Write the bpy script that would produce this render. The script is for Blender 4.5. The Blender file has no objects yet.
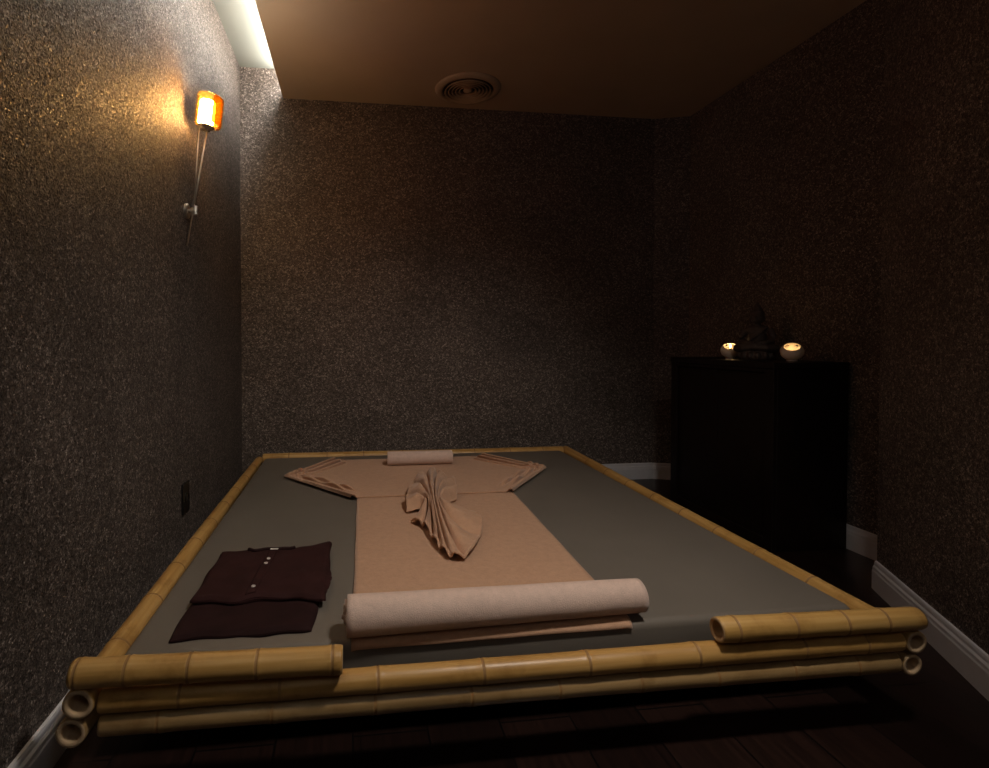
import bpy, bmesh, math, random
from mathutils import Vector, Matrix, noise
random.seed(7)
S = bpy.context.scene
COL = S.collection
PI = math.pi

# ------------------------------------------------------------------ materials
def new_mat(name):
    m = bpy.data.materials.new(name)
    m.use_nodes = True
    nt = m.node_tree
    nt.nodes.clear()
    out = nt.nodes.new('ShaderNodeOutputMaterial')
    return m, nt, out

def nd(nt, kind, **kw):
    n = nt.nodes.new(kind)
    for k, v in kw.items():
        if k in n.inputs:
            n.inputs[k].default_value = v
        else:
            setattr(n, k, v)
    return n

def lk(nt, a, b):
    nt.links.new(a, b)

def ramp(nt, fac, stops, interp='LINEAR'):
    r = nt.nodes.new('ShaderNodeValToRGB')
    r.color_ramp.interpolation = interp
    e = r.color_ramp.elements
    while len(e) < len(stops):
        e.new(0.5)
    for i, (p, c) in enumerate(stops):
        e[i].position = p
        e[i].color = (c[0], c[1], c[2], 1)
    lk(nt, fac, r.inputs['Fac'])
    return r

def coords(nt, scale=(1, 1, 1), kind='Object'):
    t = nt.nodes.new('ShaderNodeTexCoord')
    m = nt.nodes.new('ShaderNodeMapping')
    m.inputs['Scale'].default_value = scale
    lk(nt, t.outputs[kind], m.inputs['Vector'])
    return m.outputs['Vector']

def bsdf(nt, out, **kw):
    b = nt.nodes.new('ShaderNodeBsdfPrincipled')
    for k, v in kw.items():
        b.inputs[k].default_value = v
    lk(nt, b.outputs['BSDF'], out.inputs['Surface'])
    return b

def c4(c):
    return (c[0], c[1], c[2], 1)

def plain(name, col, rough=0.5, metal=0.0, spec=0.5, var=0.12, vscale=30, bump=0.0, bscale=200):
    m, nt, out = new_mat(name)
    b = bsdf(nt, out, Roughness=rough, Metallic=metal)
    b.inputs['Specular IOR Level'].default_value = spec
    v = coords(nt)
    n = nd(nt, 'ShaderNodeTexNoise', Scale=vscale, Detail=3.0)
    lk(nt, v, n.inputs['Vector'])
    lo = [x * (1 - var) for x in col]
    hi = [min(1, x * (1 + var)) for x in col]
    r = ramp(nt, n.outputs['Fac'], [(0.3, lo), (0.7, hi)])
    lk(nt, r.outputs['Color'], b.inputs['Base Color'])
    if bump:
        n2 = nd(nt, 'ShaderNodeTexNoise', Scale=bscale, Detail=2.0)
        lk(nt, v, n2.inputs['Vector'])
        bp = nd(nt, 'ShaderNodeBump', Strength=bump, Distance=0.004)
        lk(nt, n2.outputs['Fac'], bp.inputs['Height'])
        lk(nt, bp.outputs['Normal'], b.inputs['Normal'])
    return m

def wallpaper():
    """granular mica-chip wall covering: dark chips, a few pale ones, facets that catch light"""
    m, nt, out = new_mat('mica_wallpaper')
    b = bsdf(nt, out, Roughness=0.6)
    b.inputs['Specular IOR Level'].default_value = 0.35
    v = coords(nt)
    vo = nd(nt, 'ShaderNodeTexVoronoi', Scale=290.0)
    lk(nt, v, vo.inputs['Vector'])
    sep = nd(nt, 'ShaderNodeSeparateColor')
    lk(nt, vo.outputs['Color'], sep.inputs['Color'])
    vo2 = nd(nt, 'ShaderNodeTexVoronoi', Scale=105.0)
    lk(nt, v, vo2.inputs['Vector'])
    sep2 = nd(nt, 'ShaderNodeSeparateColor')
    lk(nt, vo2.outputs['Color'], sep2.inputs['Color'])
    mxr = nd(nt, 'ShaderNodeMix', data_type='FLOAT')
    mxr.inputs[0].default_value = .42
    lk(nt, sep.outputs['Red'], mxr.inputs[2]); lk(nt, sep2.outputs['Red'], mxr.inputs[3])
    r = ramp(nt, mxr.outputs[0], [(0.08, (.034, .027, .024)), (0.45, (.088, .072, .063)),
                                      (0.75, (.170, .141, .124)), (0.95, (.46, .40, .36))])
    big = nd(nt, 'ShaderNodeTexNoise', Scale=3.0, Detail=4.0)
    lk(nt, v, big.inputs['Vector'])
    br = ramp(nt, big.outputs['Fac'], [(0.3, (.80, .80, .80)), (0.7, (1.15, 1.15, 1.15))])
    mx = nd(nt, 'ShaderNodeMix', data_type='RGBA', blend_type='MULTIPLY')
    mx.inputs[0].default_value = 1.0
    lk(nt, r.outputs['Color'], mx.inputs[6])
    lk(nt, br.outputs['Color'], mx.inputs[7])
    lk(nt, mx.outputs[2], b.inputs['Base Color'])
    # some chips are shiny
    rr = ramp(nt, sep.outputs['Green'], [(0.0, (.75, .75, .75)), (0.90, (.6, .6, .6)), (0.97, (.38, .38, .38))])
    lk(nt, rr.outputs['Color'], b.inputs['Roughness'])
    me = ramp(nt, sep.outputs['Green'], [(0.95, (0, 0, 0)), (0.985, (.4, .4, .4))])
    lk(nt, me.outputs['Color'], b.inputs['Metallic'])
    # each chip is tilted its own way
    geo = nd(nt, 'ShaderNodeNewGeometry')
    sub = nd(nt, 'ShaderNodeVectorMath', operation='SUBTRACT')
    sub.inputs[1].default_value = (.5, .5, .5)
    lk(nt, vo.outputs['Color'], sub.inputs[0])
    sc = nd(nt, 'ShaderNodeVectorMath', operation='SCALE')
    sc.inputs['Scale'].default_value = .5
    lk(nt, sub.outputs[0], sc.inputs[0])
    add = nd(nt, 'ShaderNodeVectorMath', operation='ADD')
    lk(nt, geo.outputs['Normal'], add.inputs[0])
    lk(nt, sc.outputs[0], add.inputs[1])
    nm = nd(nt, 'ShaderNodeVectorMath', operation='NORMALIZE')
    lk(nt, add.outputs[0], nm.inputs[0])
    bp = nd(nt, 'ShaderNodeBump', Strength=0.5, Distance=0.003)
    lk(nt, vo.outputs['Distance'], bp.inputs['Height'])
    lk(nt, nm.outputs[0], bp.inputs['Normal'])
    lk(nt, bp.outputs['Normal'], b.inputs['Normal'])
    return m

def bamboo_mats():
    def culm(name, c0, c1, c2):
        m, nt, out = new_mat(name)
        b = bsdf(nt, out, Roughness=0.38)
        v = coords(nt, (1.2, 38, 38))
        n = nd(nt, 'ShaderNodeTexNoise', Scale=2.0, Detail=4.0)
        lk(nt, v, n.inputs['Vector'])
        r = ramp(nt, n.outputs['Fac'], [(0.25, c0), (0.5, c1), (0.75, c2)])
        v2 = coords(nt, (1, 1, 1))
        n2 = nd(nt, 'ShaderNodeTexNoise', Scale=9.0, Detail=5.0, Roughness=0.65)
        lk(nt, v2, n2.inputs['Vector'])
        r2 = ramp(nt, n2.outputs['Fac'], [(0.0, (.55, .47, .38)), (0.33, (.72, .66, .58)), (0.48, (1, 1, 1)), (1, (1, 1, 1))])
        oi = nd(nt, 'ShaderNodeObjectInfo')
        r3 = ramp(nt, oi.outputs['Random'], [(0, (.90, .86, .84)), (1, (1.0, 1.0, 1.0))])
        mx = nd(nt, 'ShaderNodeMix', data_type='RGBA', blend_type='MULTIPLY')
        mx.inputs[0].default_value = 1.0
        lk(nt, r.outputs['Color'], mx.inputs[6]); lk(nt, r2.outputs['Color'], mx.inputs[7])
        mx2 = nd(nt, 'ShaderNodeMix', data_type='RGBA', blend_type='MULTIPLY')
        mx2.inputs[0].default_value = 1.0
        lk(nt, mx.outputs[2], mx2.inputs[6]); lk(nt, r3.outputs['Color'], mx2.inputs[7])
        lk(nt, mx2.outputs[2], b.inputs['Base Color'])
        bp = nd(nt, 'ShaderNodeBump', Strength=0.12, Distance=0.002)
        lk(nt, n.outputs['Fac'], bp.inputs['Height'])
        lk(nt, bp.outputs['Normal'], b.inputs['Normal'])
        return m
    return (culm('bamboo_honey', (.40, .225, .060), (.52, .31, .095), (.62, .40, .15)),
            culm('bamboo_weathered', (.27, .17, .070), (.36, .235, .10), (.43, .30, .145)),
            plain('bamboo_node_scar', (.30, .165, .058), .6),
            plain('bamboo_cut_end', (.52, .37, .22), .7, bump=.3, bscale=300))

def towel(name, col, scale=420):
    m, nt, out = new_mat(name)
    b = bsdf(nt, out, Roughness=0.95)
    b.inputs['Specular IOR Level'].default_value = 0.15
    b.inputs['Sheen Weight'].default_value = 0.25
    b.inputs['Sheen Roughness'].default_value = 0.5
    v = coords(nt)
    n = nd(nt, 'ShaderNodeTexNoise', Scale=scale, Detail=2.0)
    lk(nt, v, n.inputs['Vector'])
    n3 = nd(nt, 'ShaderNodeTexNoise', Scale=45.0, Detail=4.0, Roughness=.7)
    lk(nt, v, n3.inputs['Vector'])
    ad = nd(nt, 'ShaderNodeMath', operation='ADD')
    lk(nt, n.outputs['Fac'], ad.inputs[0]); lk(nt, n3.outputs['Fac'], ad.inputs[1])
    hf = nd(nt, 'ShaderNodeMath', operation='MULTIPLY'); hf.inputs[1].default_value = .5
    lk(nt, ad.outputs[0], hf.inputs[0])
    r = ramp(nt, hf.outputs[0], [(0.32, [c * .84 for c in col]), (0.5, col), (0.68, [min(1, c * 1.12) for c in col])])
    lk(nt, r.outputs['Color'], b.inputs['Base Color'])
    bp = nd(nt, 'ShaderNodeBump', Strength=0.55, Distance=0.004)
    lk(nt, hf.outputs[0], bp.inputs['Height'])
    lk(nt, bp.outputs['Normal'], b.inputs['Normal'])
    return m

def weave(name, col, rough=.85):
    m, nt, out = new_mat(name)
    b = bsdf(nt, out, Roughness=rough)
    b.inputs['Specular IOR Level'].default_value = 0.2
    v = coords(nt, (1, 1, 1))
    w = nd(nt, 'ShaderNodeTexWave', Scale=140.0, Distortion=1.0)
    lk(nt, v, w.inputs['Vector'])
    n = nd(nt, 'ShaderNodeTexNoise', Scale=14.0, Detail=4.0)
    lk(nt, v, n.inputs['Vector'])
    r = ramp(nt, n.outputs['Fac'], [(0.3, [c * .8 for c in col]), (0.7, [c * 1.2 for c in col])])
    lk(nt, r.outputs['Color'], b.inputs['Base Color'])
    bp = nd(nt, 'ShaderNodeBump', Strength=0.15, Distance=0.002)
    lk(nt, w.outputs['Fac'], bp.inputs['Height'])
    lk(nt, bp.outputs['Normal'], b.inputs['Normal'])
    return m

def floor_mat():
    m, nt, out = new_mat('dark_plank_floor')
    b = bsdf(nt, out, Roughness=0.3)
    b.inputs['Specular IOR Level'].default_value = 0.35
    t = nd(nt, 'ShaderNodeTexCoord')
    mp = nd(nt, 'ShaderNodeMapping')
    mp.inputs['Rotation'].default_value = (0, 0, PI / 2)
    lk(nt, t.outputs['Object'], mp.inputs['Vector'])
    br = nd(nt, 'ShaderNodeTexBrick', Scale=1.0)
    br.inputs['Color1'].default_value = (.009, .0048, .0040, 1)
    br.inputs['Color2'].default_value = (.020, .0105, .0085, 1)
    br.inputs['Mortar'].default_value = (.004, .003, .003, 1)
    br.inputs['Mortar Size'].default_value = .0025
    br.inputs['Brick Width'].default_value = 2.6
    br.inputs['Row Height'].default_value = .19
    lk(nt, mp.outputs['Vector'], br.inputs['Vector'])
    v = coords(nt, (28, 1.6, 1))
    n = nd(nt, 'ShaderNodeTexNoise', Scale=3.0, Detail=6.0)
    lk(nt, v, n.inputs['Vector'])
    r = ramp(nt, n.outputs['Fac'], [(0.3, (.6, .6, .6)), (0.7, (1.3, 1.2, 1.15))])
    mx = nd(nt, 'ShaderNodeMix', data_type='RGBA', blend_type='MULTIPLY')
    mx.inputs[0].default_value = 1.0
    lk(nt, br.outputs['Color'], mx.inputs[6]); lk(nt, r.outputs['Color'], mx.inputs[7])
    lk(nt, mx.outputs[2], b.inputs['Base Color'])
    bp = nd(nt, 'ShaderNodeBump', Strength=0.25, Distance=0.002)
    lk(nt, br.outputs['Fac'], bp.inputs['Height'])
    bp.invert = True
    lk(nt, bp.outputs['Normal'], b.inputs['Normal'])
    return m

def emit(name, col, strength):
    m, nt, out = new_mat(name)
    e = nd(nt, 'ShaderNodeEmission', Strength=strength)
    e.inputs['Color'].default_value = c4(col)
    lk(nt, e.outputs[0], out.inputs['Surface'])
    return m

def thin_glass(name, tint, scatter, trans=.985, gloss=.03):
    """coloured glass: passes tinted light, scatters a trace of it, reflects a little"""
    m, nt, out = new_mat(name)
    tr = nd(nt, 'ShaderNodeBsdfTransparent'); tr.inputs['Color'].default_value = c4(tint)
    tl = nd(nt, 'ShaderNodeBsdfTranslucent'); tl.inputs['Color'].default_value = c4(scatter)
    gl = nd(nt, 'ShaderNodeBsdfGlossy', Roughness=.06)
    m1 = nd(nt, 'ShaderNodeMixShader'); m1.inputs[0].default_value = trans
    lk(nt, tl.outputs[0], m1.inputs[1]); lk(nt, tr.outputs[0], m1.inputs[2])
    m2 = nd(nt, 'ShaderNodeMixShader'); m2.inputs[0].default_value = gloss
    lk(nt, m1.outputs[0], m2.inputs[1]); lk(nt, gl.outputs[0], m2.inputs[2])
    lk(nt, m2.outputs[0], out.inputs['Surface'])
    return m

def ceramic():
    m, nt, out = new_mat('cream_ceramic')
    d = nd(nt, 'ShaderNodeBsdfPrincipled', Roughness=.35)
    d.inputs['Base Color'].default_value = (.80, .75, .67, 1)
    v = coords(nt)
    n = nd(nt, 'ShaderNodeTexNoise', Scale=60.0)
    lk(nt, v, n.inputs['Vector'])
    bp = nd(nt, 'ShaderNodeBump', Strength=.1, Distance=.003)
    lk(nt, n.outputs['Fac'], bp.inputs['Height'])
    lk(nt, bp.outputs['Normal'], d.inputs['Normal'])
    tl = nd(nt, 'ShaderNodeBsdfTranslucent'); tl.inputs['Color'].default_value = (.75, .55, .33, 1)
    mx = nd(nt, 'ShaderNodeMixShader'); mx.inputs[0].default_value = .06
    lk(nt, d.outputs[0], mx.inputs[1]); lk(nt, tl.outputs[0], mx.inputs[2])
    lk(nt, mx.outputs[0], out.inputs['Surface'])
    return m

M = {}
M['wallpaper'] = wallpaper()
M['ceiling'] = plain('warm_ceiling_paint', (.46, .375, .29), .9, var=.03, vscale=4, spec=.2)
M['cove'] = plain('white_cove_paint', (.24, .255, .235), .9, var=.02, vscale=4, spec=.2)
M['floor'] = floor_mat()
M['white'] = plain('white_baseboard_paint', (.58, .60, .65), .45, var=.03)
M['bamboo'], M['bamboo_old'], M['node'], M['cut'] = bamboo_mats()
M['vinyl'] = plain('grey_vinyl', (.155, .138, .117), .50, var=.05, vscale=5, bump=.12, bscale=350, spec=.4)
M['tan_towel'] = towel('tan_terry', (.53, .325, .21))
M['pink_towel'] = towel('pale_terry', (.64, .485, .415))
M['stitch'] = weave('hem_band', (.40, .24, .155))
M['burgundy'] = weave('burgundy_cotton', (.030, .0095, .0095))
M['burgundy_dark'] = weave('burgundy_cotton_trim', (.020, .0065, .0068))
M['label'] = plain('white_label', (.70, .68, .64), .8)
M['button'] = plain('pearl_button', (.55, .50, .48), .25)
M['darkwood'] = plain('dark_stained_wood', (.0075, .0038, .0030), .45, var=.3, vscale=18, spec=.3)
M['black'] = plain('black_base_paint', (.008, .007, .006), .6)
M['blackplastic'] = plain('black_plastic', (.010, .010, .010), .35)
M['steel'] = plain('brushed_steel', (.80, .76, .70), .34, metal=1.0, var=.05)
M['amber_thick'] = thin_glass('thick_amber_glass', (.54, .29, .07), (1.0, .50, .06), .985, .02)
M['amber'] = thin_glass('amber_glass', (1.0, .78, .47), (1.0, .50, .07), .982, .02)
M['bulb'] = emit('lamp_bulb', (1.0, .80, .58), 205.0)
M['led'] = emit('cove_strip', (1.0, .96, .88), 95.0)
M['ventpaint'] = plain('vent_paint', (.40, .33, .25), .6, var=.04)
M['stone'] = plain('dark_carved_stone', (.060, .048, .042), .6, var=.25, vscale=40, bump=.3, bscale=120)
M['ceramic'] = ceramic()
M['wax'] = plain('white_wax', (.75, .68, .55), .5)
M['flame'] = emit('candle_flame', (1.0, .60, .24), 50.0)
M['wick'] = plain('wick', (.02, .015, .01), .9)

# ------------------------------------------------------------------ mesh helpers
def link(name, bm, mats, parent=None, smooth=False, loc=None):
    me = bpy.data.meshes.new(name)
    bmesh.ops.recalc_face_normals(bm, faces=bm.faces[:])
    bm.to_mesh(me); bm.free()
    if not isinstance(mats, (list, tuple)):
        mats = [mats]
    for m in mats:
        me.materials.append(m)
    if smooth:
        for p in me.polygons:
            p.use_smooth = True
    o = bpy.data.objects.new(name, me)
    COL.objects.link(o)
    if loc is not None:
        o.location = loc
    if parent is not None:
        o.parent = parent
    return o

def tag(o, label, cat, group=None, kind=None):
    o['label'] = label
    o['category'] = cat
    if group: o['group'] = group
    if kind: o['kind'] = kind
    return o

def thing(name, label, cat, loc, rz=0.0, group=None):
    o = bpy.data.objects.new(name, None)
    o.empty_display_size = .1
    COL.objects.link(o)
    o.location = loc
    o.rotation_euler = (0, 0, rz)
    return tag(o, label, cat, group)

def structure(name, bm, mats, smooth=False):
    o = link(name, bm, mats, smooth=smooth)
    o['kind'] = 'structure'
    return o

def add_box(bm, a, b, bevel=0.0, seg=2, mat=0):
    vs = [bm.verts.new((x, y, z)) for x in (a[0], b[0]) for y in (a[1], b[1]) for z in (a[2], b[2])]
    idx = [(0, 1, 3, 2), (4, 6, 7, 5), (0, 4, 5, 1), (2, 3, 7, 6), (0, 2, 6, 4), (1, 5, 7, 3)]
    fs = [bm.faces.new([vs[i] for i in f]) for f in idx]
    for f in fs: f.material_index = mat
    if bevel:
        es = list({e for f in fs for e in f.edges})
        r = bmesh.ops.bevel(bm, geom=es, offset=bevel, segments=seg, profile=.5, affect='EDGES')
        for f in r['faces']: f.material_index = mat
    return vs

def box(a, b, bevel=0.0, seg=2):
    bm = bmesh.new(); add_box(bm, a, b, bevel, seg); return bm

def add_prism(bm, poly, z0, z1):
    lo = [bm.verts.new((x, y, z0)) for x, y in poly]
    hi = [bm.verts.new((x, y, z1)) for x, y in poly]
    bm.faces.new(lo[::-1]); bm.faces.new(hi)
    n = len(poly)
    for i in range(n):
        bm.faces.new((lo[i], lo[(i + 1) % n], hi[(i + 1) % n], hi[i]))

def add_lathe(bm, prof, n=32, mat=0, mats=None, close=False, origin=(0, 0, 0)):
    """prof: list of (r, z); revolve about Z"""
    rings = []
    ox, oy, oz = origin
    for r, z in prof:
        if r < 1e-6:
            rings.append([bm.verts.new((ox, oy, oz + z))])
        else:
            rings.append([bm.verts.new((ox + r * math.cos(2 * PI * i / n), oy + r * math.sin(2 * PI * i / n), oz + z)) for i in range(n)])
    pairs = list(zip(rings, rings[1:]))
    if close: pairs.append((rings[-1], rings[0]))
    for k, (A, B) in enumerate(pairs):
        mi = mats[k] if mats else mat
        for i in range(n):
            j = (i + 1) % n
            if len(A) == 1 and len(B) == 1: continue
            if len(A) == 1: f = bm.faces.new((A[0], B[i], B[j]))
            elif len(B) == 1: f = bm.faces.new((A[i], A[j], B[0]))
            else: f = bm.faces.new((A[i], A[j], B[j], B[i]))
            f.material_index = mi
    return rings

def add_tube(bm, pts, r, n=10):
    """capped tube along pts; r number or list"""
    pts = [Vector(p) for p in pts]
    rs = r if isinstance(r, (list, tuple)) else [r] * len(pts)
    rings = []
    up0 = Vector((0.13, 0.37, 0.92)).normalized()
    for k, p in enumerate(pts):
        t = (pts[min(k + 1, len(pts) - 1)] - pts[max(k - 1, 0)]).normalized()
        a = t.cross(up0)
        if a.length < 1e-3: a = t.cross(Vector((1, 0, 0)))
        a.normalize(); b = t.cross(a).normalized()
        rings.append([bm.verts.new(p + (a * math.cos(2 * PI * i / n) + b * math.sin(2 * PI * i / n)) * rs[k]) for i in range(n)])
    for A, B in zip(rings, rings[1:]):
        for i in range(n):
            j = (i + 1) % n
            bm.faces.new((A[i], A[j], B[j], B[i]))
    bm.faces.new(rings[0][::-1]); bm.faces.new(rings[-1])

def grid_sheet(name, fn, nu, nv, mats, thick, parent=None, matfn=None, sub=0):
    """closed thin sheet from fn(u, v) -> Vector, given thickness downwards"""
    bm = bmesh.new()
    V = [[bm.verts.new(fn(i / nu, j / nv)) for i in range(nu + 1)] for j in range(nv + 1)]
    for j in range(nv):
        for i in range(nu):
            f = bm.faces.new((V[j][i], V[j][i + 1], V[j + 1][i + 1], V[j + 1][i]))
            if matfn: f.material_index = matfn((i + .5) / nu, (j + .5) / nv)
    bm.normal_update()
    o = link(name, bm, mats, parent, smooth=True)
    # make normals point up
    me = o.data
    if sum(p.normal.z for p in me.polygons) < 0:
        me.flip_normals()
    s = o.modifiers.new('thickness', 'SOLIDIFY'); s.thickness = thick; s.offset = -1
    if sub:
        q = o.modifiers.new('soft', 'SUBSURF'); q.levels = sub; q.render_levels = sub
    return o

def lerp(a, b, t): return a + (b - a) * t
def sstep(a, b, x):
    t = max(0.0, min(1.0, (x - a) / (b - a))); return t * t * (3 - 2 * t)

# ------------------------------------------------------------------ the room
XL, XR, YB, YF = -0.71, 2.355, 3.48, -1.60     # left wall, right wall, back wall, wall behind the viewer
ZC, ZU = 2.56, 2.745                           # lowered ceiling, raised ceiling of the light cove
COVE_X = -0.44
T = .12
W = M['wallpaper']
structure('floor', box((XL - T, YF - T, -.1), (XR + T, YB + T, 0)), M['floor'])
structure('wall_left', box((XL - T, YF - T, 0), (XL, YB + T, ZU)), W)
structure('wall_back', box((XL, YB, 0), (XR + T, YB + T, ZU)), W)
structure('wall_right', box((XR, YF - T, 0), (XR + T, YB, ZU)), W)
structure('wall_front', box((XL, YF - T, 0), (XR, YF, ZU)), W)
bm = bmesh.new(); add_prism(bm, [(2.135, 3.478), (2.355, 3.400), (2.355, 3.478)], 0, ZC)
structure('wall_corner', bm, W)
PA, PBv = Vector((2.083, 1.822)), Vector((-.468, -.884))      # angled pier on the right
PBv.normalize()
PE = PA + PBv * 1.45
bm = bmesh.new(); add_prism(bm, [(PA.x, PA.y), (PE.x, PE.y), (XR, PE.y - .25), (XR, PA.y + .155)], 0, ZC)
structure('wall_pier', bm, W)
bm = box((COVE_X, YF, ZC), (XR, YB, ZC + .055)); add_box(bm, (COVE_X + .034, YF, ZC + .055), (COVE_X + .07, YB, ZU - .002))
structure('ceiling', bm, M['ceiling'])
structure('ceiling_cove', box((XL - T, YF - T, ZU), (XR + T, YB + T, ZU + .1)), M['cove'])
bm = box((COVE_X + .012, YF + .05, ZC + .10), (COVE_X + .030, YB - .03, ZC + .115))
structure('led_strip', bm, M['led'])  # glowing LED strip, hidden behind the lip, that lights the cove

def baseboard(name, p, q, nrm):
    """moulded skirting from p to q (2-D), sticking out along nrm"""
    prof = [(0, 0), (.016, 0), (.016, .072), (.014, .078), (.0135, .088), (.009, .095), (.0085, .104), (.006, .111), (0, .113)]
    bm = bmesh.new()
    n = Vector(nrm).normalized()
    A = [bm.verts.new((p[0] + n.x * d, p[1] + n.y * d, z)) for d, z in prof]
    B = [bm.verts.new((q[0] + n.x * d, q[1] + n.y * d, z)) for d, z in prof]
    k = len(prof)
    for i in range(k):
        j = (i + 1) % k
        bm.faces.new((A[i], A[j], B[j], B[i]))
    bm.faces.new(A[::-1]); bm.faces.new(B)
    return structure(name, bm, M['white'])
baseboard('baseboard_left', (XL, YF), (XL, YB), (1, 0))
baseboard('baseboard_back', (XL + .016, YB), (2.135, YB), (0, -1))
baseboard('baseboard_corner', (2.138, 3.477), (2.34, 3.4055), (-.334, -.943))
baseboard('baseboard_right', (XR, PA.y + .16), (XR, 3.39), (-1, 0))
pn = Vector((PBv.y, -PBv.x)).normalized()
if pn.x > 0: pn = -pn
baseboard('baseboard_pier', (PA.x, PA.y), (PE.x, PE.y), (pn.x, pn.y))

# ------------------------------------------------------------------ bamboo platform bed
def bamboo(name, p, q, r0, r1, nodes, root, mat='bamboo', hollow=(True, True), seed=0):
    """one culm from p to q; nodes are distances from p"""
    p, q = Vector(p), Vector(q)
    L = (q - p).length
    rnd = random.Random(seed)
    ss = {0.0, L, .006, L - .006}
    k = 0.0
    while k < L:
        ss.add(k); k += .05
    for s in nodes:
        for d in (-.014, -.007, -.0032, -.0012, .0012, .0035, .008, .016):
            if 0 < s + d < L: ss.add(s + d)
    ss = sorted(ss)
    ss = [s for i, s in enumerate(ss) if i == 0 or s - ss[i - 1] > .0008]
    ph, ph2 = rnd.random() * 6, rnd.random() * 6
    def rad(s):
        r = lerp(r0, r1, s / L) * (1 + .010 * math.sin(s * 7 + ph))
        for t in nodes:
            d = s - t
            r += .0016 * math.exp(-(d / .009) ** 2) - .0022 * math.exp(-(d / .0017) ** 2)
            if 0 < d < .03: r += .0004
        if s < .004 or s > L - .004: r -= .0012
        return r
    def cen(s):
        return (.0022 * math.sin(s * 2.3 + ph2), .0018 * math.sin(s * 1.9 + ph))
    bm = bmesh.new()
    n = 28
    def ring(s, r):
        cy, cz = cen(s)
        return [bm.verts.new((s - L / 2, cy + r * math.cos(2 * PI * i / n), cz + r * math.sin(2 * PI * i / n))) for i in range(n)]
    def bridge(A, B, mi):
        for i in range(n):
            j = (i + 1) % n
            f = bm.faces.new((A[i], A[j], B[j], B[i])); f.material_index = mi; f.smooth = True
    R = [ring(s, rad(s)) for s in ss]
    for a, b, A, B in zip(ss, ss[1:], R, R[1:]):
        m = (a + b) / 2
        mi = 1 if any(-.0030 < m - t < .0034 for t in nodes) else 0
        bridge(A, B, mi)
    for end, h in ((0, hollow[0]), (1, hollow[1])):
        s0 = 0.0 if end == 0 else L
        sgn = 1 if end == 0 else -1
        rr = rad(s0 + sgn * .01)
        outer = R[0] if end == 0 else R[-1]
        if h:
            a = ring(s0, rr * .68); bridge(outer, a, 2)
            b = ring(s0 + sgn * .004, rr * .64); bridge(a, b, 2)
            c = ring(s0 + sgn * .14, rr * .60); bridge(b, c, 2)
            f = bm.faces.new(c); f.material_index = 2
        else:
            a = ring(s0, rr * .55); bridge(outer, a, 2)
            f = bm.faces.new(a); f.material_index = 2
    o = link(name, bm, [M[mat], M['node'], M['cut']], root)
    for pl in o.data.polygons: pl.use_smooth = len(pl.vertices) == 4
    d = (q - p).normalized()
    o.rotation_mode = 'QUATERNION'
    o.rotation_quaternion = d.to_track_quat('X', 'Z')
    o.location = (p + q) / 2 - root.location
    return o

BED = thing('platform_bed', 'low wide platform bed framed with yellow bamboo poles, against the left wall', 'bed', (.42, 2.25, 0))
Z1, Z2, Z3 = .180, .243, .303
RB = .0315
def nodes_every(L, step, off, seed):
    r = random.Random(seed); out = []; s = off
    while s < L - .03:
        out.append(s); s += step * (1 + r.uniform(-.09, .09))
    return out
# side poles, stacked in pairs, front ends open
bamboo('side_pole', (-.564, 1.135, Z2 + .002), (-.577, 3.325, Z2 + .003), .0310, .0235, [.185, .41, .62, .83, 1.045, 1.27, 1.50, 1.73, 1.97], BED, seed=1)
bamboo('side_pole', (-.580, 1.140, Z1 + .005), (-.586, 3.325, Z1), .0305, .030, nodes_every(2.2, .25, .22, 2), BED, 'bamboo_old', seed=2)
bamboo('side_pole', (1.410, 1.130, .233), (1.440, 3.375, Z2), .0285, .032, [.30, .515, .725, .94, 1.16, 1.39, 1.62, 1.86], BED, seed=3)
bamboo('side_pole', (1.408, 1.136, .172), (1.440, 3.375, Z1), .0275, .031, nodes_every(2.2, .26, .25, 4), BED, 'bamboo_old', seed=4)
# front poles between them
bamboo('front_pole', (-.527, 1.164, .2370), (1.378, 1.152, .2320), .0250, .0272, [.162, .370, .583, .823, 1.075, 1.350, 1.630, 1.80], BED, hollow=(False, False), seed=5)
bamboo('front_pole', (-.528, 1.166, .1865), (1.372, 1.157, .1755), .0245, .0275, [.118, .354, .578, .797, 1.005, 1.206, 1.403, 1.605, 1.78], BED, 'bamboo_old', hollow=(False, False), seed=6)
# back poles
bamboo('back_pole', (-.555, 3.345, Z2 + .004), (1.405, 3.345, Z2 + .004), .031, .031, nodes_every(1.96, .245, .16, 7), BED, hollow=(False, False), seed=7)
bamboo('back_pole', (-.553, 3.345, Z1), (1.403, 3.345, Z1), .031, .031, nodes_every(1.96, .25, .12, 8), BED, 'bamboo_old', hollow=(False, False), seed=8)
# short thick lengths laid across the front corners
bamboo('corner_pole', (-.579, 1.153, .3005), (-.022, 1.144, .2965), .0285, .0285, [.012, .110, .236, .376, .536], BED, hollow=(True, False), seed=9)
bamboo('corner_pole', (.878, 1.149, .2945), (1.424, 1.143, .2925), .0290, .0265, [.041, .192, .330, .440], BED, hollow=(True, False), seed=10)
bm = box((-.48, 1.36, .10), (1.32, 3.22, .150), .004)
o = link('slat_base', bm, M['black'], BED); o.location = -BED.location
for lx in (-.40, 1.20):
    for ly in (1.50, 3.06):
        bm = box((lx, ly, 0), (lx + .09, ly + .09, .10), .004)
        o = link('leg', bm, M['black'], BED); o.location = -BED.location

# mattress
bm = box((-.540, 1.262, .151), (1.378, 3.305, .262), .022, 5)
mat_o = link('mattress', bm, M['vinyl'], smooth=True)
tag(mat_o, 'flat grey vinyl mattress filling the bamboo bed frame', 'mattress')
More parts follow.
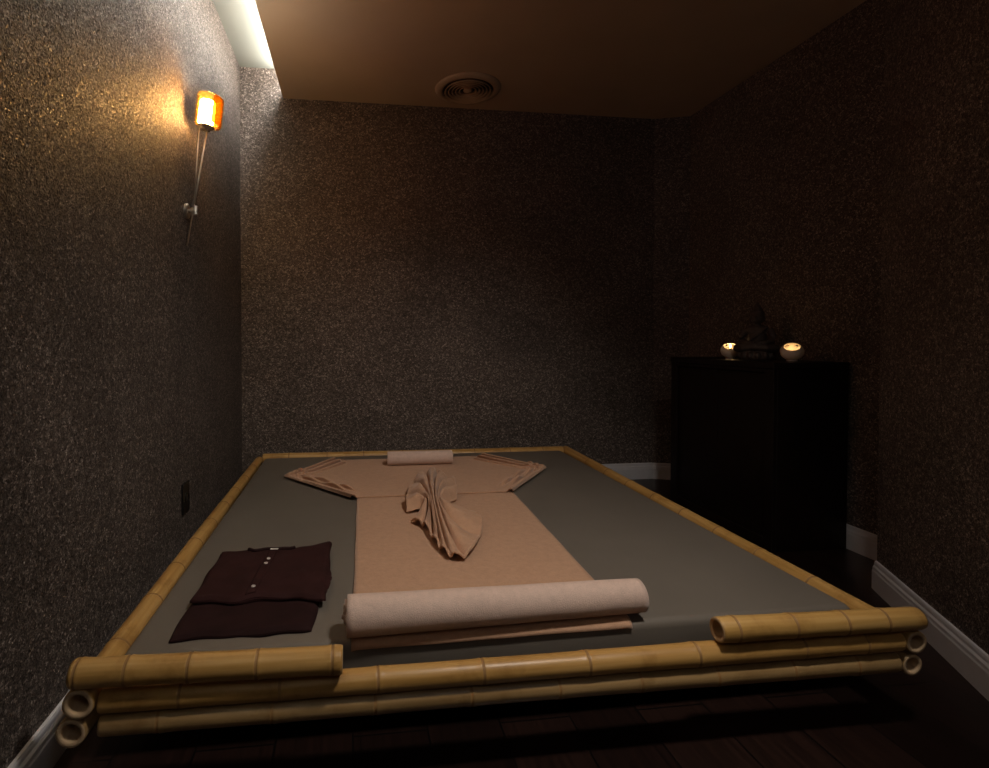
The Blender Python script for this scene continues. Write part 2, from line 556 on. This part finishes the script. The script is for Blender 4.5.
# welted seam round the front and sides, a thin cord
bm = bmesh.new()
zc = .178
add_tube(bm, [(-.541, 3.28, zc), (-.541, 1.285, zc), (-.532, 1.263, zc), (-.515, 1.2605, zc), (1.355, 1.2605, zc), (1.371, 1.263, zc), (1.379, 1.285, zc), (1.379, 3.28, zc)], .003, 8)
link('piping', bm, M['vinyl'], mat_o, smooth=True)

# ------------------------------------------------------------------ towels
MT = .262
def nz(x, y, z=0.0): return noise.noise(Vector((x, y, z)))

# long towel, running to the foot of the bed and turned down over its edge
def long_towel(u, v):
    xl = lerp(-.004, .024, v); xr = lerp(.722, .766, v)
    x = lerp(xl, xr, u)
    s = (1 - v) * (1.257 - .005 * u)                        # distance from the far end
    flat = 2.50 - 1.284                         # length lying flat
    z = MT + .0080 + .0012 * nz(x * 7, v * 8)
    y = 2.50 - s
    over = s - flat
    if over > 0:
        a = over / .030
        y = 1.284 - .030 * math.sin(a)
        z -= .030 * (1 - math.cos(a))
    e = min(u, 1 - u) * (xr - xl)
    z -= .0022 * (1 - sstep(0, .012, e))
    x += .004 * nz(v * 5, 3.1) * (1 if u > .5 else -1)
    return Vector((x, y, z))
lt = grid_sheet('bath_towel', long_towel, 60, 130, [M['tan_towel'], M['stitch']], .0062,
                matfn=lambda u, v: 1 if .028 < v < .036 else 0)
tag(lt, 'long tan terry towel laid flat down the middle of the mattress', 'towel')

# cross towel with pleated pointed ends
LT, RT = Vector((-.358, 2.795)), Vector((1.085, 2.800))
FL, FR = Vector((-.012, 2.382)), Vector((.762, 2.388))
BL, BR = Vector((-.125, 3.125)), Vector((.800, 3.128))
def seg_d(p, a, b):
    ab = b - a; t = max(0, min(1, (p - a).dot(ab) / ab.dot(ab)))
    return (p - (a + ab * t)).length, t
VT = .56
def cross_towel(u, v):
    if v < VT:
        t = v / VT; a = FL.lerp(LT, t); b = FR.lerp(RT, t)
    else:
        t = (v - VT) / (1 - VT); a = LT.lerp(BL, t); b = RT.lerp(BR, t)
    q = a.lerp(b, u)
    x, y = q
    off = Vector((0, 0))
    z = MT + .0155 + .0012 * nz(x * 8, y * 8)
    for (tip, fr, bk, sgn) in ((LT, FL, BL, 1), (RT, FR, BR, -1)):
        d1, t1 = seg_d(q, bk, tip)
        d2, t2 = seg_d(q, fr, tip)
        # far edge: two long stacked pleats
        if d1 < .16 and t1 < .995:
            k = d1 / .040
            f = k - math.floor(k)
            if k < 3:
                nrm = Vector((bk.y - tip.y, tip.x - bk.x)).normalized()
                if nrm.y > 0: nrm = -nrm
                amp = (.042, .036, .020)[int(k)] * sstep(0, .12, t1 + .02) * (1 - .55 * t1)
                dz = amp * .8 * (sstep(0, .45, f) * (1 - sstep(.72, 1.0, f)))
                z += dz; off += nrm * dz * .95
        # near edge: shorter pleats that open into little mouths
        if d2 < .15:
            k = d2 / .036
            f = k - math.floor(k)
            if k < 3:
                amp = (.024, .042, .036)[int(k)] * (1 - .6 * t2)
                win = 1.0 if int(k) == 0 else sstep(.02, .12 + .10 * int(k), t2) 
                wob = .75 + .45 * math.sin(t2 * 17 + int(k) * 2.1)
                dz = amp * .8 * win * (wob if int(k) else 1) * (sstep(0.0, .28, f) * (1 - sstep(.55, .98, f)))
                z += dz; off += Vector((0, -1)) * dz * .95
    return Vector((x + off.x, y + off.y, z))
ct = grid_sheet('folded_towel', cross_towel, 420, 170, M['tan_towel'], .0065)
tag(ct, 'tan towel laid crosswise with pleated pointed ends like sleeves', 'towel')

# fan of gathered towel
FU = [(.225, 2.135), (.235, 2.269), (.269, 2.417), (.316, 2.568), (.371, 2.676), (.419, 2.711), (.447, 2.687), (.468, 2.567), (.497, 2.509), (.488, 2.390), (.467, 2.284)]
FW = [(.285, 2.146), (.297, 2.185), (.309, 2.225), (.321, 2.252), (.334, 2.265), (.348, 2.264), (.360, 2.255), (.367, 2.232), (.372, 2.210), (.375, 2.189), (.375, 2.161)]
FLo = [(.230, 2.031), (.256, 1.984), (.274, 1.949), (.284, 1.838), (.294, 1.765), (.309, 1.695), (.329, 1.657), (.365, 1.657), (.420, 1.731), (.504, 1.964), (.497, 2.119)]
def cat(tab, u):
    n = len(tab) - 1; x = u * n; i = min(int(x), n - 1); t = x - i
    P = [Vector(tab[max(0, min(n, i + k))]) for k in (-1, 0, 1, 2)]
    return .5 * ((2 * P[1]) + (P[2] - P[0]) * t + (2 * P[0] - 5 * P[1] + 4 * P[2] - P[3]) * t * t + (3 * P[1] - P[0] - 3 * P[2] + P[3]) * t ** 3)
def fan(u, v):
    A, B, C = cat(FU, u), cat(FW, u), cat(FLo, u)
    # quadratic through the three, v = 0 upper rim, .36 waist, 1 lower rim
    m = .36
    l0 = (v - m) * (v - 1) / ((0 - m) * (0 - 1)); l1 = v * (v - 1) / (m * (m - 1)); l2 = v * (v - m) / (1 * (1 - m))
    q = A * l0 + B * l1 + C * l2
    n = 7.0
    ph = u * n + .12 * math.sin(v * 3 + u * 7)
    ridge = 1 - (1 - abs(math.sin(PI * ph))) ** 1.7
    rad = abs(v - m) / (1 - m if v > m else m)
    amp = .026 + .010 * sstep(0, .5, rad)
    if v > m:
        amp *= 1 - .15 * sstep(.35, 1.0, rad) * sstep(.45, .95, u)   # the broad lower-right tip lies flatter
    amp *= 1 - .45 * sstep(.70, 1.0, rad) if v > m else 1
    dome = .020 + .030 * math.sin(PI * min(max(u, 0), 1)) * (1 - .55 * rad)
    edge = sstep(0, .06, min(u, 1 - u))
    z = MT + .0185 + (dome * (.25 + .75 * edge)) * (1 - .85 * sstep(.35, 1.0, rad)) + amp * ridge * (.35 + .65 * edge)
    z += .004 * nz(q.x * 30, q.y * 30)
    z = max(z, MT + .0155 + (.0085 if q.y > 2.35 else 0))
    return Vector((q.x, q.y, z))
fo = grid_sheet('face_towel', fan, 220, 70, M['tan_towel'], .006)
tag(fo, 'tan face towel gathered at its waist into a pleated fan shape', 'towel')
# rolled hem round the fan's lower rim
bm = bmesh.new()
add_tube(bm, [fan(i / 160, .992) + Vector((0, 0, -.002)) for i in range(161)], .0042, 8)
link('hem', bm, M['tan_towel'], fo, smooth=True)

def roll(name, length, r, turns, thick, mat, seed, flat=1.0, taper=0.0, tel=.0):
    """rolled towel along local X, axis through the origin"""
    bm = bmesh.new()
    nx, per = 64, 44
    na = int(turns * per)
    rnd = random.Random(seed)
    rings = []
    def P(k, i, off):
        a = 2 * PI * k / per
        rr = r - (na - k) / na * (r - .006) + off
        x = (i / nx - .5) * length
        rr *= 1 - taper * (i / nx)
        wob = 1 + .018 * nz(x * 6 + seed, math.cos(a) * 1.2, math.sin(a) * 1.2)
        # layers shift a little so the end shows as a spiral of edges
        sh = .003 * math.sin(k * .11 + seed) - tel * (na - k) / na
        ex = x + (sh if i == 0 else -sh if i == nx else 0)
        aa = a + PI * .72 + 0.0
        return Vector((ex, rr * wob * math.cos(aa), rr * wob * math.sin(aa) * flat))
    out = [[bm.verts.new(P(k, i, 0)) for i in range(nx + 1)] for k in range(na + 1)]
    inn = [[bm.verts.new(P(k, i, -thick)) for i in range(nx + 1)] for k in range(na + 1)]
    for k in range(na):
        for i in range(nx):
            bm.faces.new((out[k][i], out[k][i + 1], out[k + 1][i + 1], out[k + 1][i]))
            bm.faces.new((inn[k][i], inn[k + 1][i], inn[k + 1][i + 1], inn[k][i + 1]))
        for i in (0, nx):
            bm.faces.new((out[k][i], out[k + 1][i], inn[k + 1][i], inn[k][i]))
    for k in (0, na):
        for i in range(nx):
            bm.faces.new((out[k][i], out[k][i + 1], inn[k][i + 1], inn[k][i]))
    o = link(name, bm, mat, smooth=True)
    return o
b1 = roll('rolled_towel', .772, .0515, 4.35, .0085, M['pink_towel'], 3, taper=.14, tel=.013)
b1.location = (.374, 1.287, MT + .0085 + .0490)
b1.rotation_euler = (0, math.radians(.30), math.radians(1.2))
tag(b1, 'large thick pale rolled towel across the near end of the mattress', 'towel')
b2 = roll('rolled_towel', .372, .0415, 3.4, .0075, M['pink_towel'], 8, tel=-.008)
b2.location = (.385, 2.955, MT + .0165 + .0420)
tag(b2, 'small pale rolled towel at the far end by the back pole', 'towel')

# ------------------------------------------------------------------ folded clothes
def cloth_slab(name, quad, z0, h, mat, seed, parent=None, wavy=(.0, .0), layers=2, dip=None, nu=70, nv=60):
    """soft folded garment: quad = FL, FR, BR, BL in plan"""
    q = [Vector(p) for p in quad]
    bm = bmesh.new()
    def plan(u, v):
        p = q[0].lerp(q[1], u).lerp(q[3].lerp(q[2], u), v)
        # wavering front edge
        w = wavy[0] * (math.sin(u * 9 + seed) * .5 + math.sin(u * 21 + seed * 2) * .3) * (1 - v) ** 2
        w2 = wavy[1] * math.sin(v * 11 + seed) * .5
        y = p.y + w
        if dip: y -= dip(u) * v ** 3
        return Vector((p.x + w2 * (u - .5) * 2 * abs(u - .5) * 2, y + .003 * nz(u * 6, v * 6, seed)))
    def top(u, v):
        p = plan(u, v)
        e = min(u, 1 - u) * (q[1] - q[0]).length
        f = min(v, 1 - v) * (q[3] - q[0]).length
        d = min(e, f)
        z = z0 + h * (math.sqrt(max(0.0, 1 - (1 - min(1, d / .018)) ** 2)) * .65 + .35)
        z += .0045 * nz(p.x * 9, p.y * 9, seed) + .0022 * nz(p.x * 25, p.y * 21, seed)
        return Vector((p.x, p.y, z))
    V = [[bm.verts.new(top(i / nu, j / nv)) for i in range(nu + 1)] for j in range(nv + 1)]
    for j in range(nv):
        for i in range(nu):
            bm.faces.new((V[j][i], V[j][i + 1], V[j + 1][i + 1], V[j + 1][i]))
    loop = [V[0][i] for i in range(nu)] + [V[j][nu] for j in range(nv)] + [V[nv][i] for i in range(nu, 0, -1)] + [V[j][0] for j in range(nv, 0, -1)]
    prev = loop
    cx = sum((v.co.x for v in loop)) / len(loop); cy = sum((v.co.y for v in loop)) / len(loop)
    steps = layers * 4
    for s in range(1, steps + 1):
        t = s / steps
        groove = .0045 * (0.5 - .5 * math.cos(2 * PI * t * layers))
        cur = []
        for v in loop:
            d = Vector((v.co.x - cx, v.co.y - cy)); d.normalize()
            cur.append(bm.verts.new((v.co.x + d.x * (.004 - groove), v.co.y + d.y * (.004 - groove), lerp(v.co.z, z0, t))))
        n = len(loop)
        for i in range(n):
            k = (i + 1) % n
            bm.faces.new((prev[i], prev[k], cur[k], cur[i]))
        prev = cur
    bm.faces.new(prev)
    o = link(name, bm, mat, parent, smooth=True)
    return o, top

tr, _ = cloth_slab('folded_trousers', [(-.442, 1.318), (-.104, 1.320), (-.086, 1.640), (-.440, 1.640)], MT + .001, .017, M['burgundy_dark'], 5, wavy=(.007, .004), layers=2)
tag(tr, 'dark burgundy folded trousers peeking out under the buttoned shirt', 'trousers')
sh, shtop = cloth_slab('folded_shirt', [(-.434, 1.462), (-.078, 1.440), (-.074, 1.800), (-.430, 1.775)], MT + .022, .017, M['burgundy'], 2,
                       wavy=(.016, .006), layers=2, dip=lambda u: .022 * sstep(.24, .32, u) * (1 - sstep(.62, .72, u)) - .020 * sstep(.80, 1, u))
tag(sh, 'burgundy folded shirt with pearly buttons and a white neck tag', 'shirt')
# collar band along the neckline, button placket, buttons, neck tag, sleeve fold
bm = bmesh.new()
add_tube(bm, [shtop(u, .955 + .02 * math.sin(PI * (u - .25) / .42)) + Vector((0, 0, .003)) for u in [.25 + .42 * i / 24 for i in range(25)]], .0055, 8)
link('collar', bm, M['burgundy_dark'], sh, smooth=True)
def placket(u, v):
    x = lerp(.43, .51, u); y = lerp(.02, .93, v)
    p = shtop(lerp(x - .03, x + .01, v), y); p.z += .0022 * min(1, 6 * min(u, 1 - u)) + .0006
    return p
grid_sheet('placket', placket, 8, 50, M['burgundy'], .0015, sh)
for v in (.76, .62, .10):
    c = placket(.5, v)
    bm = bmesh.new(); add_lathe(bm, [(0, .0012), (.0034, .0012), (.0044, .0026), (.0058, .0026), (.0062, .0010), (.0060, 0), (0, 0)], 18)
    link('button', bm, M['button'], sh, smooth=True, loc=c)
def nlabel(u, v):
    p = shtop(lerp(.455, .525, u), lerp(.925, .965, v)); p.z += .0060; return p
o = grid_sheet('neck_tag', nlabel, 6, 6, M['label'], .001, sh)
o['label'] = 'small white neck tag'
def sleeve(u, v):
    p = shtop(lerp(.86, 1.0, u), lerp(.10, .50, v)); 
    p.z = MT + .030 + .004 * math.sin(PI * u) + .002 * nz(p.x * 30, p.y * 30)
    p.x += .016 * sstep(.5, 1, u) * math.sin(PI * v) ** .6 + .004 * nz(v * 9, 4)
    p.z -= .006 * sstep(.6, 1, u)
    return p
grid_sheet('sleeve', sleeve, 16, 30, M['burgundy'], .006, sh)

# ------------------------------------------------------------------ wall lamp
SY = 2.361
SC = thing('wall_lamp', 'wall lamp with lit amber glass cup on slanting steel rods', 'lamp', (XL, SY, 1.552))
def rel(p): return (p[0] - XL, p[1] - SY, p[2] - 1.552)
bm = bmesh.new(); add_lathe(bm, [(0, 0), (.032, 0), (.032, .008), (.028, .012), (0, .012)], 28)
bmesh.ops.rotate(bm, verts=bm.verts, cent=(0, 0, 0), matrix=Matrix.Rotation(PI / 2, 3, 'Y'))
link('mount_plate', bm, M['steel'], SC, smooth=False)
bm = bmesh.new(); add_lathe(bm, [(0, .012), (.010, .012), (.010, .020), (.015, .022), (.017, .030), (.015, .042), (.009, .046), (0, .046)], 22)
bmesh.ops.rotate(bm, verts=bm.verts, cent=(0, 0, 0), matrix=Matrix.Rotation(PI / 2, 3, 'Y'))
link('clamp_knob', bm, M['steel'], SC, smooth=True)
bm = bmesh.new(); add_tube(bm, [rel((-.668, SY - .012, 1.572)), rel((-.668, SY - .012, 1.535))], .011, 14)
link('rod_clamp', bm, M['steel'], SC, smooth=False)
bm = bmesh.new(); add_tube(bm, [rel((-.704, SY - .012, 1.400)), rel((-.612, SY - .012, 1.925))], .0036, 10)
link('rod', bm, M['steel'], SC, smooth=True)
bm = bmesh.new(); add_tube(bm, [rel((-.676, SY - .012, 1.545)), rel((-.648, SY - .012, 1.925))], .0026, 10)
link('rod', bm, M['steel'], SC, smooth=True)
CUP = Vector(rel((-.616, SY, 1.982)))
tilt = Matrix.Rotation(math.radians(7), 3, 'Y')
bm = bmesh.new()
add_lathe(bm, [(.030, -.062), (.044, -.062), (.049, -.054), (.0505, .0), (.0505, .062), (.048, .068), (.0455, .062), (.0455, .0), (.043, -.050), (.030, -.054)], 44, close=True)
bmesh.ops.rotate(bm, verts=bm.verts, cent=(0, 0, 0), matrix=tilt)
link('glass_shade', bm, M['amber'], SC, smooth=True, loc=CUP)
# second, thicker pane of amber glass wrapped round the room side
bm = bmesh.new()
prof = [(.0530, -.056), (.0590, -.056), (.0590, .060), (.0530, .060)]
ang = [math.radians(-56 + 116 * i / 24) for i in range(25)]
cols = [[bm.verts.new((r * math.cos(a), r * math.sin(a), z)) for r, z in prof] for a in ang]
for A, B in zip(cols, cols[1:]):
    for i in range(4):
        bm.faces.new((A[i], A[(i + 1) % 4], B[(i + 1) % 4], B[i]))
bm.faces.new(cols[0]); bm.faces.new(cols[-1][::-1])
bmesh.ops.rotate(bm, verts=bm.verts, cent=(0, 0, 0), matrix=tilt)
o = link('outer_glass', bm, M['amber_thick'], SC, smooth=False, loc=CUP)
o['label'] = 'thick deep amber glass pane'
# curved steel shield added inside the glass to keep bulb light off the wall
bm = bmesh.new()
prof = [(.0385, -.050), (.0395, -.050), (.0395, .052), (.0385, .052)]
ang = [math.radians(100 + 122 * i / 20) for i in range(21)]
cols = [[bm.verts.new((r * math.cos(a), r * math.sin(a), z)) for r, z in prof] for a in ang]
for A, B in zip(cols, cols[1:]):
    for i in range(4):
        bm.faces.new((A[i], A[(i + 1) % 4], B[(i + 1) % 4], B[i]))
bm.faces.new(cols[0]); bm.faces.new(cols[-1][::-1])
bmesh.ops.rotate(bm, verts=bm.verts, cent=(0, 0, 0), matrix=tilt)
link('light_shield', bm, M['steel'], SC, smooth=True, loc=CUP)
bm = bmesh.new()
add_lathe(bm, [(0, -.082), (.018, -.082), (.022, -.076), (.034, -.066), (.034, -.0622), (0, -.0622)], 24)
bmesh.ops.rotate(bm, verts=bm.verts, cent=(0, 0, 0), matrix=tilt)
link('lamp_socket', bm, M['steel'], SC, smooth=False, loc=CUP)
bm = bmesh.new()
add_lathe(bm, [(0, -.058), (.026, -.058), (.031, -.052), (.0325, -.040), (.0325, .030), (.028, .042), (.016, .047), (0, .048)], 24)
bmesh.ops.rotate(bm, verts=bm.verts, cent=(0, 0, 0), matrix=tilt)
o = link('bulb', bm, M['bulb'], SC, smooth=True, loc=CUP + Vector((-.003, -.006, 0)))
o['label'] = 'glowing white bulb'

# ------------------------------------------------------------------ wall socket
so = thing('wall_socket', 'small black power socket low on the left wall', 'socket', (XL, 2.310, .325))
bm = box((0, -.042, -.064), (.009, .042, .064), .0015); link('face_plate', bm, M['blackplastic'], so)
bm = bmesh.new(); add_lathe(bm, [(.0195, .0088), (.0225, .0088), (.0225, .0120), (.0195, .0120)], 24, close=True)
bmesh.ops.rotate(bm, verts=bm.verts, cent=(0, 0, 0), matrix=Matrix.Rotation(PI / 2, 3, 'Y'))
link('socket_ring', bm, M['blackplastic'], so)

# ------------------------------------------------------------------ ceiling diffuser
vt = thing('ceiling_vent', 'round ceiling air vent with concentric rings', 'vent', (.720, 3.205, ZC))
bm = bmesh.new(); add_lathe(bm, [(.205, 0), (.205, -.004), (.198, -.012), (.172, -.020), (.158, -.016), (.158, 0)], 72, close=True)
link('outer_ring', bm, M['ventpaint'], vt, smooth=True)
bm = bmesh.new(); add_lathe(bm, [(0, -.0005), (.160, -.0005), (.160, -.002), (0, -.002)], 48); link('throat', bm, M['black'], vt)
for k, r in enumerate((.136, .114, .092, .070, .048)):
    bm = bmesh.new()
    z = -.016 - .003 * (4 - k) * .3
    add_lathe(bm, [(r + .010, z - .002), (r - .001, z + .012), (r - .004, z + .012), (r + .006, z - .005)], 60, close=True)
    link('ring', bm, M['ventpaint'], vt, smooth=True)
bm = bmesh.new(); add_lathe(bm, [(0, -.026), (.012, -.025), (.026, -.018), (.030, -.010), (.024, -.002), (0, -.002)], 36)
link('center_cone', bm, M['ventpaint'], vt, smooth=True)

# ------------------------------------------------------------------ cabinet
CX0, CX1, CY0, CY1, CH = 1.945, 2.338, 2.190, 2.972, .890
cb = thing('cabinet', 'tall dark wood cabinet standing against the right wall', 'cabinet', (2.14, 2.58, 0))
def cpart(name, boxes, mat, parent=cb, bev=.002):
    bm = bmesh.new()
    for a, b in boxes: add_box(bm, a, b, bev, 1)
    o = link(name, bm, M[mat], parent)
    if parent is cb: o.location = -cb.location
    return o
cpart('body', [((CX0 + .02, CY0, 0), (CX1, CY0 + .022, CH - .03)), ((CX0 + .02, CY1 - .022, 0), (CX1, CY1, CH - .03)),
               ((CX1 - .02, CY0 + .022, 0), (CX1, CY1 - .022, CH - .03)), ((CX0 + .02, CY0 + .022, .06), (CX1 - .02, CY1 - .022, .08))], 'darkwood')
cpart('top', [((CX0 - .004, CY0 - .004, CH - .03), (CX1, CY1 + .004, CH))], 'darkwood', bev=.003)
cpart('front_frame', [((CX0, CY0, 0), (CX0 + .02, CY0 + .055, CH - .03)), ((CX0, CY1 - .055, 0), (CX0 + .02, CY1, CH - .03)),
                      ((CX0, CY0 + .055, CH - .050), (CX0 + .02, CY1 - .055, CH - .03)), ((CX0, CY0 + .055, 0), (CX0 + .02, CY1 - .055, .055))], 'darkwood')
for y0, y1 in ((CY0 + .058, (CY0 + CY1) / 2 - .0015), ((CY0 + CY1) / 2 + .0015, CY1 - .058)):
    cpart('door', [((CX0 + .013, y0, .058), (CX0 + .032, y1, CH - .053))], 'darkwood')

# ------------------------------------------------------------------ seated statue
def seated_statue():
    bm = bmesh.new()
    def ell(c, r, rot=None):
        b = bmesh.ops.create_icosphere(bm, subdivisions=3, radius=1)
        m = Matrix.Diagonal((r[0], r[1], r[2], 1))
        if rot: m = rot.to_4x4() @ m
        bmesh.ops.transform(bm, matrix=Matrix.Translation(c) @ m, verts=b['verts'])
    # local frame: faces -Y, base z = 0
    add_lathe(bm, [(0, 0), (.076, 0), (.080, .008), (.078, .020), (.074, .034), (.070, .042), (0, .044)], 40)   # lotus seat
    for k in range(14):
        a = 2 * PI * k / 14
        ell((.074 * math.cos(a), .074 * math.sin(a), .020), (.0145, .0145, .019))
    ell((0, .006, .062), (.074, .052, .028))                         # robes over the seat
    ell((0, .010, .108), (.044, .034, .056))                         # belly / chest
    ell((0, .010, .152), (.056, .031, .028))                         # shoulders
    ell((0, .006, .180), (.016, .016, .022))                         # neck
    ell((0, .000, .217), (.0300, .032, .038))                        # head
    ell((0, .004, .236), (.0320, .0335, .026))                       # hair cap
    ell((0, .004, .264), (.0185, .0185, .018))                       # top knot
    ell((0, .004, .282), (.0090, .0090, .014))
    ell((0, -.031, .213), (.0048, .0068, .011))                      # nose
    ell((0, -.029, .199), (.0095, .0045, .0032))                     # mouth
    for s in (-1, 1):
        ell((s * .0125, -.0285, .221), (.0066, .0040, .0030))        # eyes
        ell((s * .0310, .002, .209), (.0042, .0072, .0185))          # long ears
        add_tube(bm, [(s * .052, .010, .154), (s * .071, .004, .120), (s * .070, -.012, .096), (s * .040, -.040, .086), (s * .012, -.050, .084)], [.0180, .0160, .0145, .0120, .0100], 14)
        add_tube(bm, [(s * .024, .012, .070), (s * .066, -.014, .064), (s * .084, -.026, .058), (s * .052, -.052, .058), (-s * .012, -.060, .064)], [.026, .025, .021, .019, .014], 16)
        for k in range(4):                                           # fingers resting in the lap
            add_tube(bm, [(s * (.014), -.050 - .004 * k, .086 - .002 * k), (-s * (.012 - .001 * k), -.056 - .004 * k, .084 - .0018 * k)], .0032, 8)
    add_tube(bm, [(.046, -.014, .166), (.010, -.030, .128), (-.030, -.026, .098)], [.006, .006, .005], 8)   # robe edge
    o = link('seated_statue', bm, M['stone'], smooth=True)
    r = o.modifiers.new('fuse', 'REMESH'); r.mode = 'VOXEL'; r.voxel_size = .0028; r.use_smooth_shade = True
    s = o.modifiers.new('soften', 'SMOOTH'); s.factor = .5; s.iterations = 3
    return o
st = seated_statue()
st.location = (2.164, 2.552, CH - .001)
st.scale = (1.03, 1.03, 1.05)
st.rotation_euler = (0, 0, math.radians(-50))
tag(st, 'dark cross-legged meditating statue on the cabinet top between candle bowls', 'statue')

# ------------------------------------------------------------------ candle bowls
def candle_bowl(label, loc, sz, rz, group, zt, tilt_deg):
    """round ceramic ball, its wide mouth tipped forward, carved slots in the wall, a candle inside"""
    root = thing('candle_bowl', label, 'candle holder', loc, rz, group)
    bm = bmesh.new()
    n, m = 56, 26
    a0, a1 = -1.0, .50
    R = .048 * sz
    rows = []
    for j in range(m + 1):
        t = lerp(a0, a1, j / m) * PI / 2
        if j == 0: rows.append([bm.verts.new((0, 0, -.041 * sz))]); continue
        rows.append([bm.verts.new((R * math.cos(t) * math.cos(2 * PI * i / n), R * math.cos(t) * math.sin(2 * PI * i / n), .041 * sz * math.sin(t))) for i in range(n)])
    for j in range(m):
        for i in range(n):
            k = i % 8
            hole = 4 < i < n // 2 - 5 and ((j in (18, 19, 20) and k in (1, 2)) or (j == 19 and k in (0, 3)) or (j in (22, 23) and k in (5, 6)))
            if hole: continue
            if j == 0: bm.faces.new((rows[0][0], rows[1][(i + 1) % n], rows[1][i]))
            else: bm.faces.new((rows[j][i], rows[j][(i + 1) % n], rows[j + 1][(i + 1) % n], rows[j + 1][i]))
    bmesh.ops.rotate(bm, verts=bm.verts, cent=(0, 0, 0), matrix=Matrix.Rotation(math.radians(tilt_deg), 3, 'X'))
    bmesh.ops.translate(bm, verts=bm.verts, vec=(0, 0, .0455 * sz))
    o = link('bowl', bm, M['ceramic'], root, smooth=True)
    s = o.modifiers.new('wall', 'SOLIDIFY'); s.thickness = .0035; s.offset = -1
    bm = bmesh.new(); add_lathe(bm, [(.020, 0), (.024, 0), (.022, .006), (.018, .007)], 32, close=True)
    link('foot', bm, M['ceramic'], root, smooth=True)
    bm = bmesh.new(); add_lathe(bm, [(0, .009), (.016, .009), (.017, .011), (.017, zt - .002), (.015, zt), (0, zt - .001)], 24)
    cd = link('candle', bm, M['wax'], root, smooth=False)
    bm = bmesh.new(); add_tube(bm, [(0, 0, zt - .001), (.0005, 0, zt + .010)], .0011, 6); link('wick', bm, M['wick'], cd)
    bm = bmesh.new()
    add_lathe(bm, [(0, 0), (.0026, .002), (.0042, .007), (.0036, .013), (.0016, .019), (0, .023)], 14, origin=(0, 0, zt + .006))
    link('flame', bm, M['flame'], cd, smooth=True)
    return root
G = 'candle bowls on the cabinet'
candle_bowl('smaller round cream candle bowl with its flame in view, left of the statue', (2.120, 2.695, CH), 1.0, math.radians(-38), G, .054, 30)
candle_bowl('larger round cream candle bowl with carved slots, right of the statue', (2.172, 2.335, CH), 1.04, math.radians(-43), G, .020, 33)

# ------------------------------------------------------------------ light
def lamp(name, kind, loc, energy, col, **kw):
    d = bpy.data.lights.new(name, kind); d.energy = energy; d.color = col
    for k, v in kw.items(): setattr(d, k, v)
    o = bpy.data.objects.new(name, d); COL.objects.link(o); o.location = loc
    return o
# recessed downlight over the bed, in the ceiling just above the picture
d = lamp('downlight', 'SPOT', (.92, .55, ZC - .01), 185, (1.0, .88, .76), spot_size=math.radians(88), spot_blend=1.0, shadow_soft_size=.12)
d.rotation_euler = (Vector((.35, 2.05, .25)) - d.location).to_track_quat('-Z', 'Y').to_euler()

lamp('fill_light', 'POINT', (.75, -.95, 2.35), 5, (.95, .95, 1.0), shadow_soft_size=.10)  # unseen cool fill added behind the camera to brighten the back wall

w = bpy.data.worlds.new('dim'); S.world = w; w.use_nodes = True
w.node_tree.nodes['Background'].inputs[0].default_value = (.02, .018, .02, 1)
w.node_tree.nodes['Background'].inputs[1].default_value = 0.0

# ------------------------------------------------------------------ camera
cam = bpy.data.cameras.new('camera')
co = bpy.data.objects.new('camera', cam); COL.objects.link(co)
cam.sensor_width = 36; cam.sensor_fit = 'HORIZONTAL'
cam.lens = 520 / 989 * 36
cam.shift_x = (494.5 - 417) / 989
cam.shift_y = -(384 - 348) / 989
cam.clip_start = .05
co.location = (0, 0, 1.0)
co.rotation_euler = (math.radians(89.0), 0, -math.atan((417 - 352) / 520))
S.camera = co
S.view_settings.view_transform = 'Standard'
S.view_settings.look = 'None'
S.view_settings.gamma = 1
S.view_settings.use_curve_mapping = False
S.view_settings.exposure = 0.0
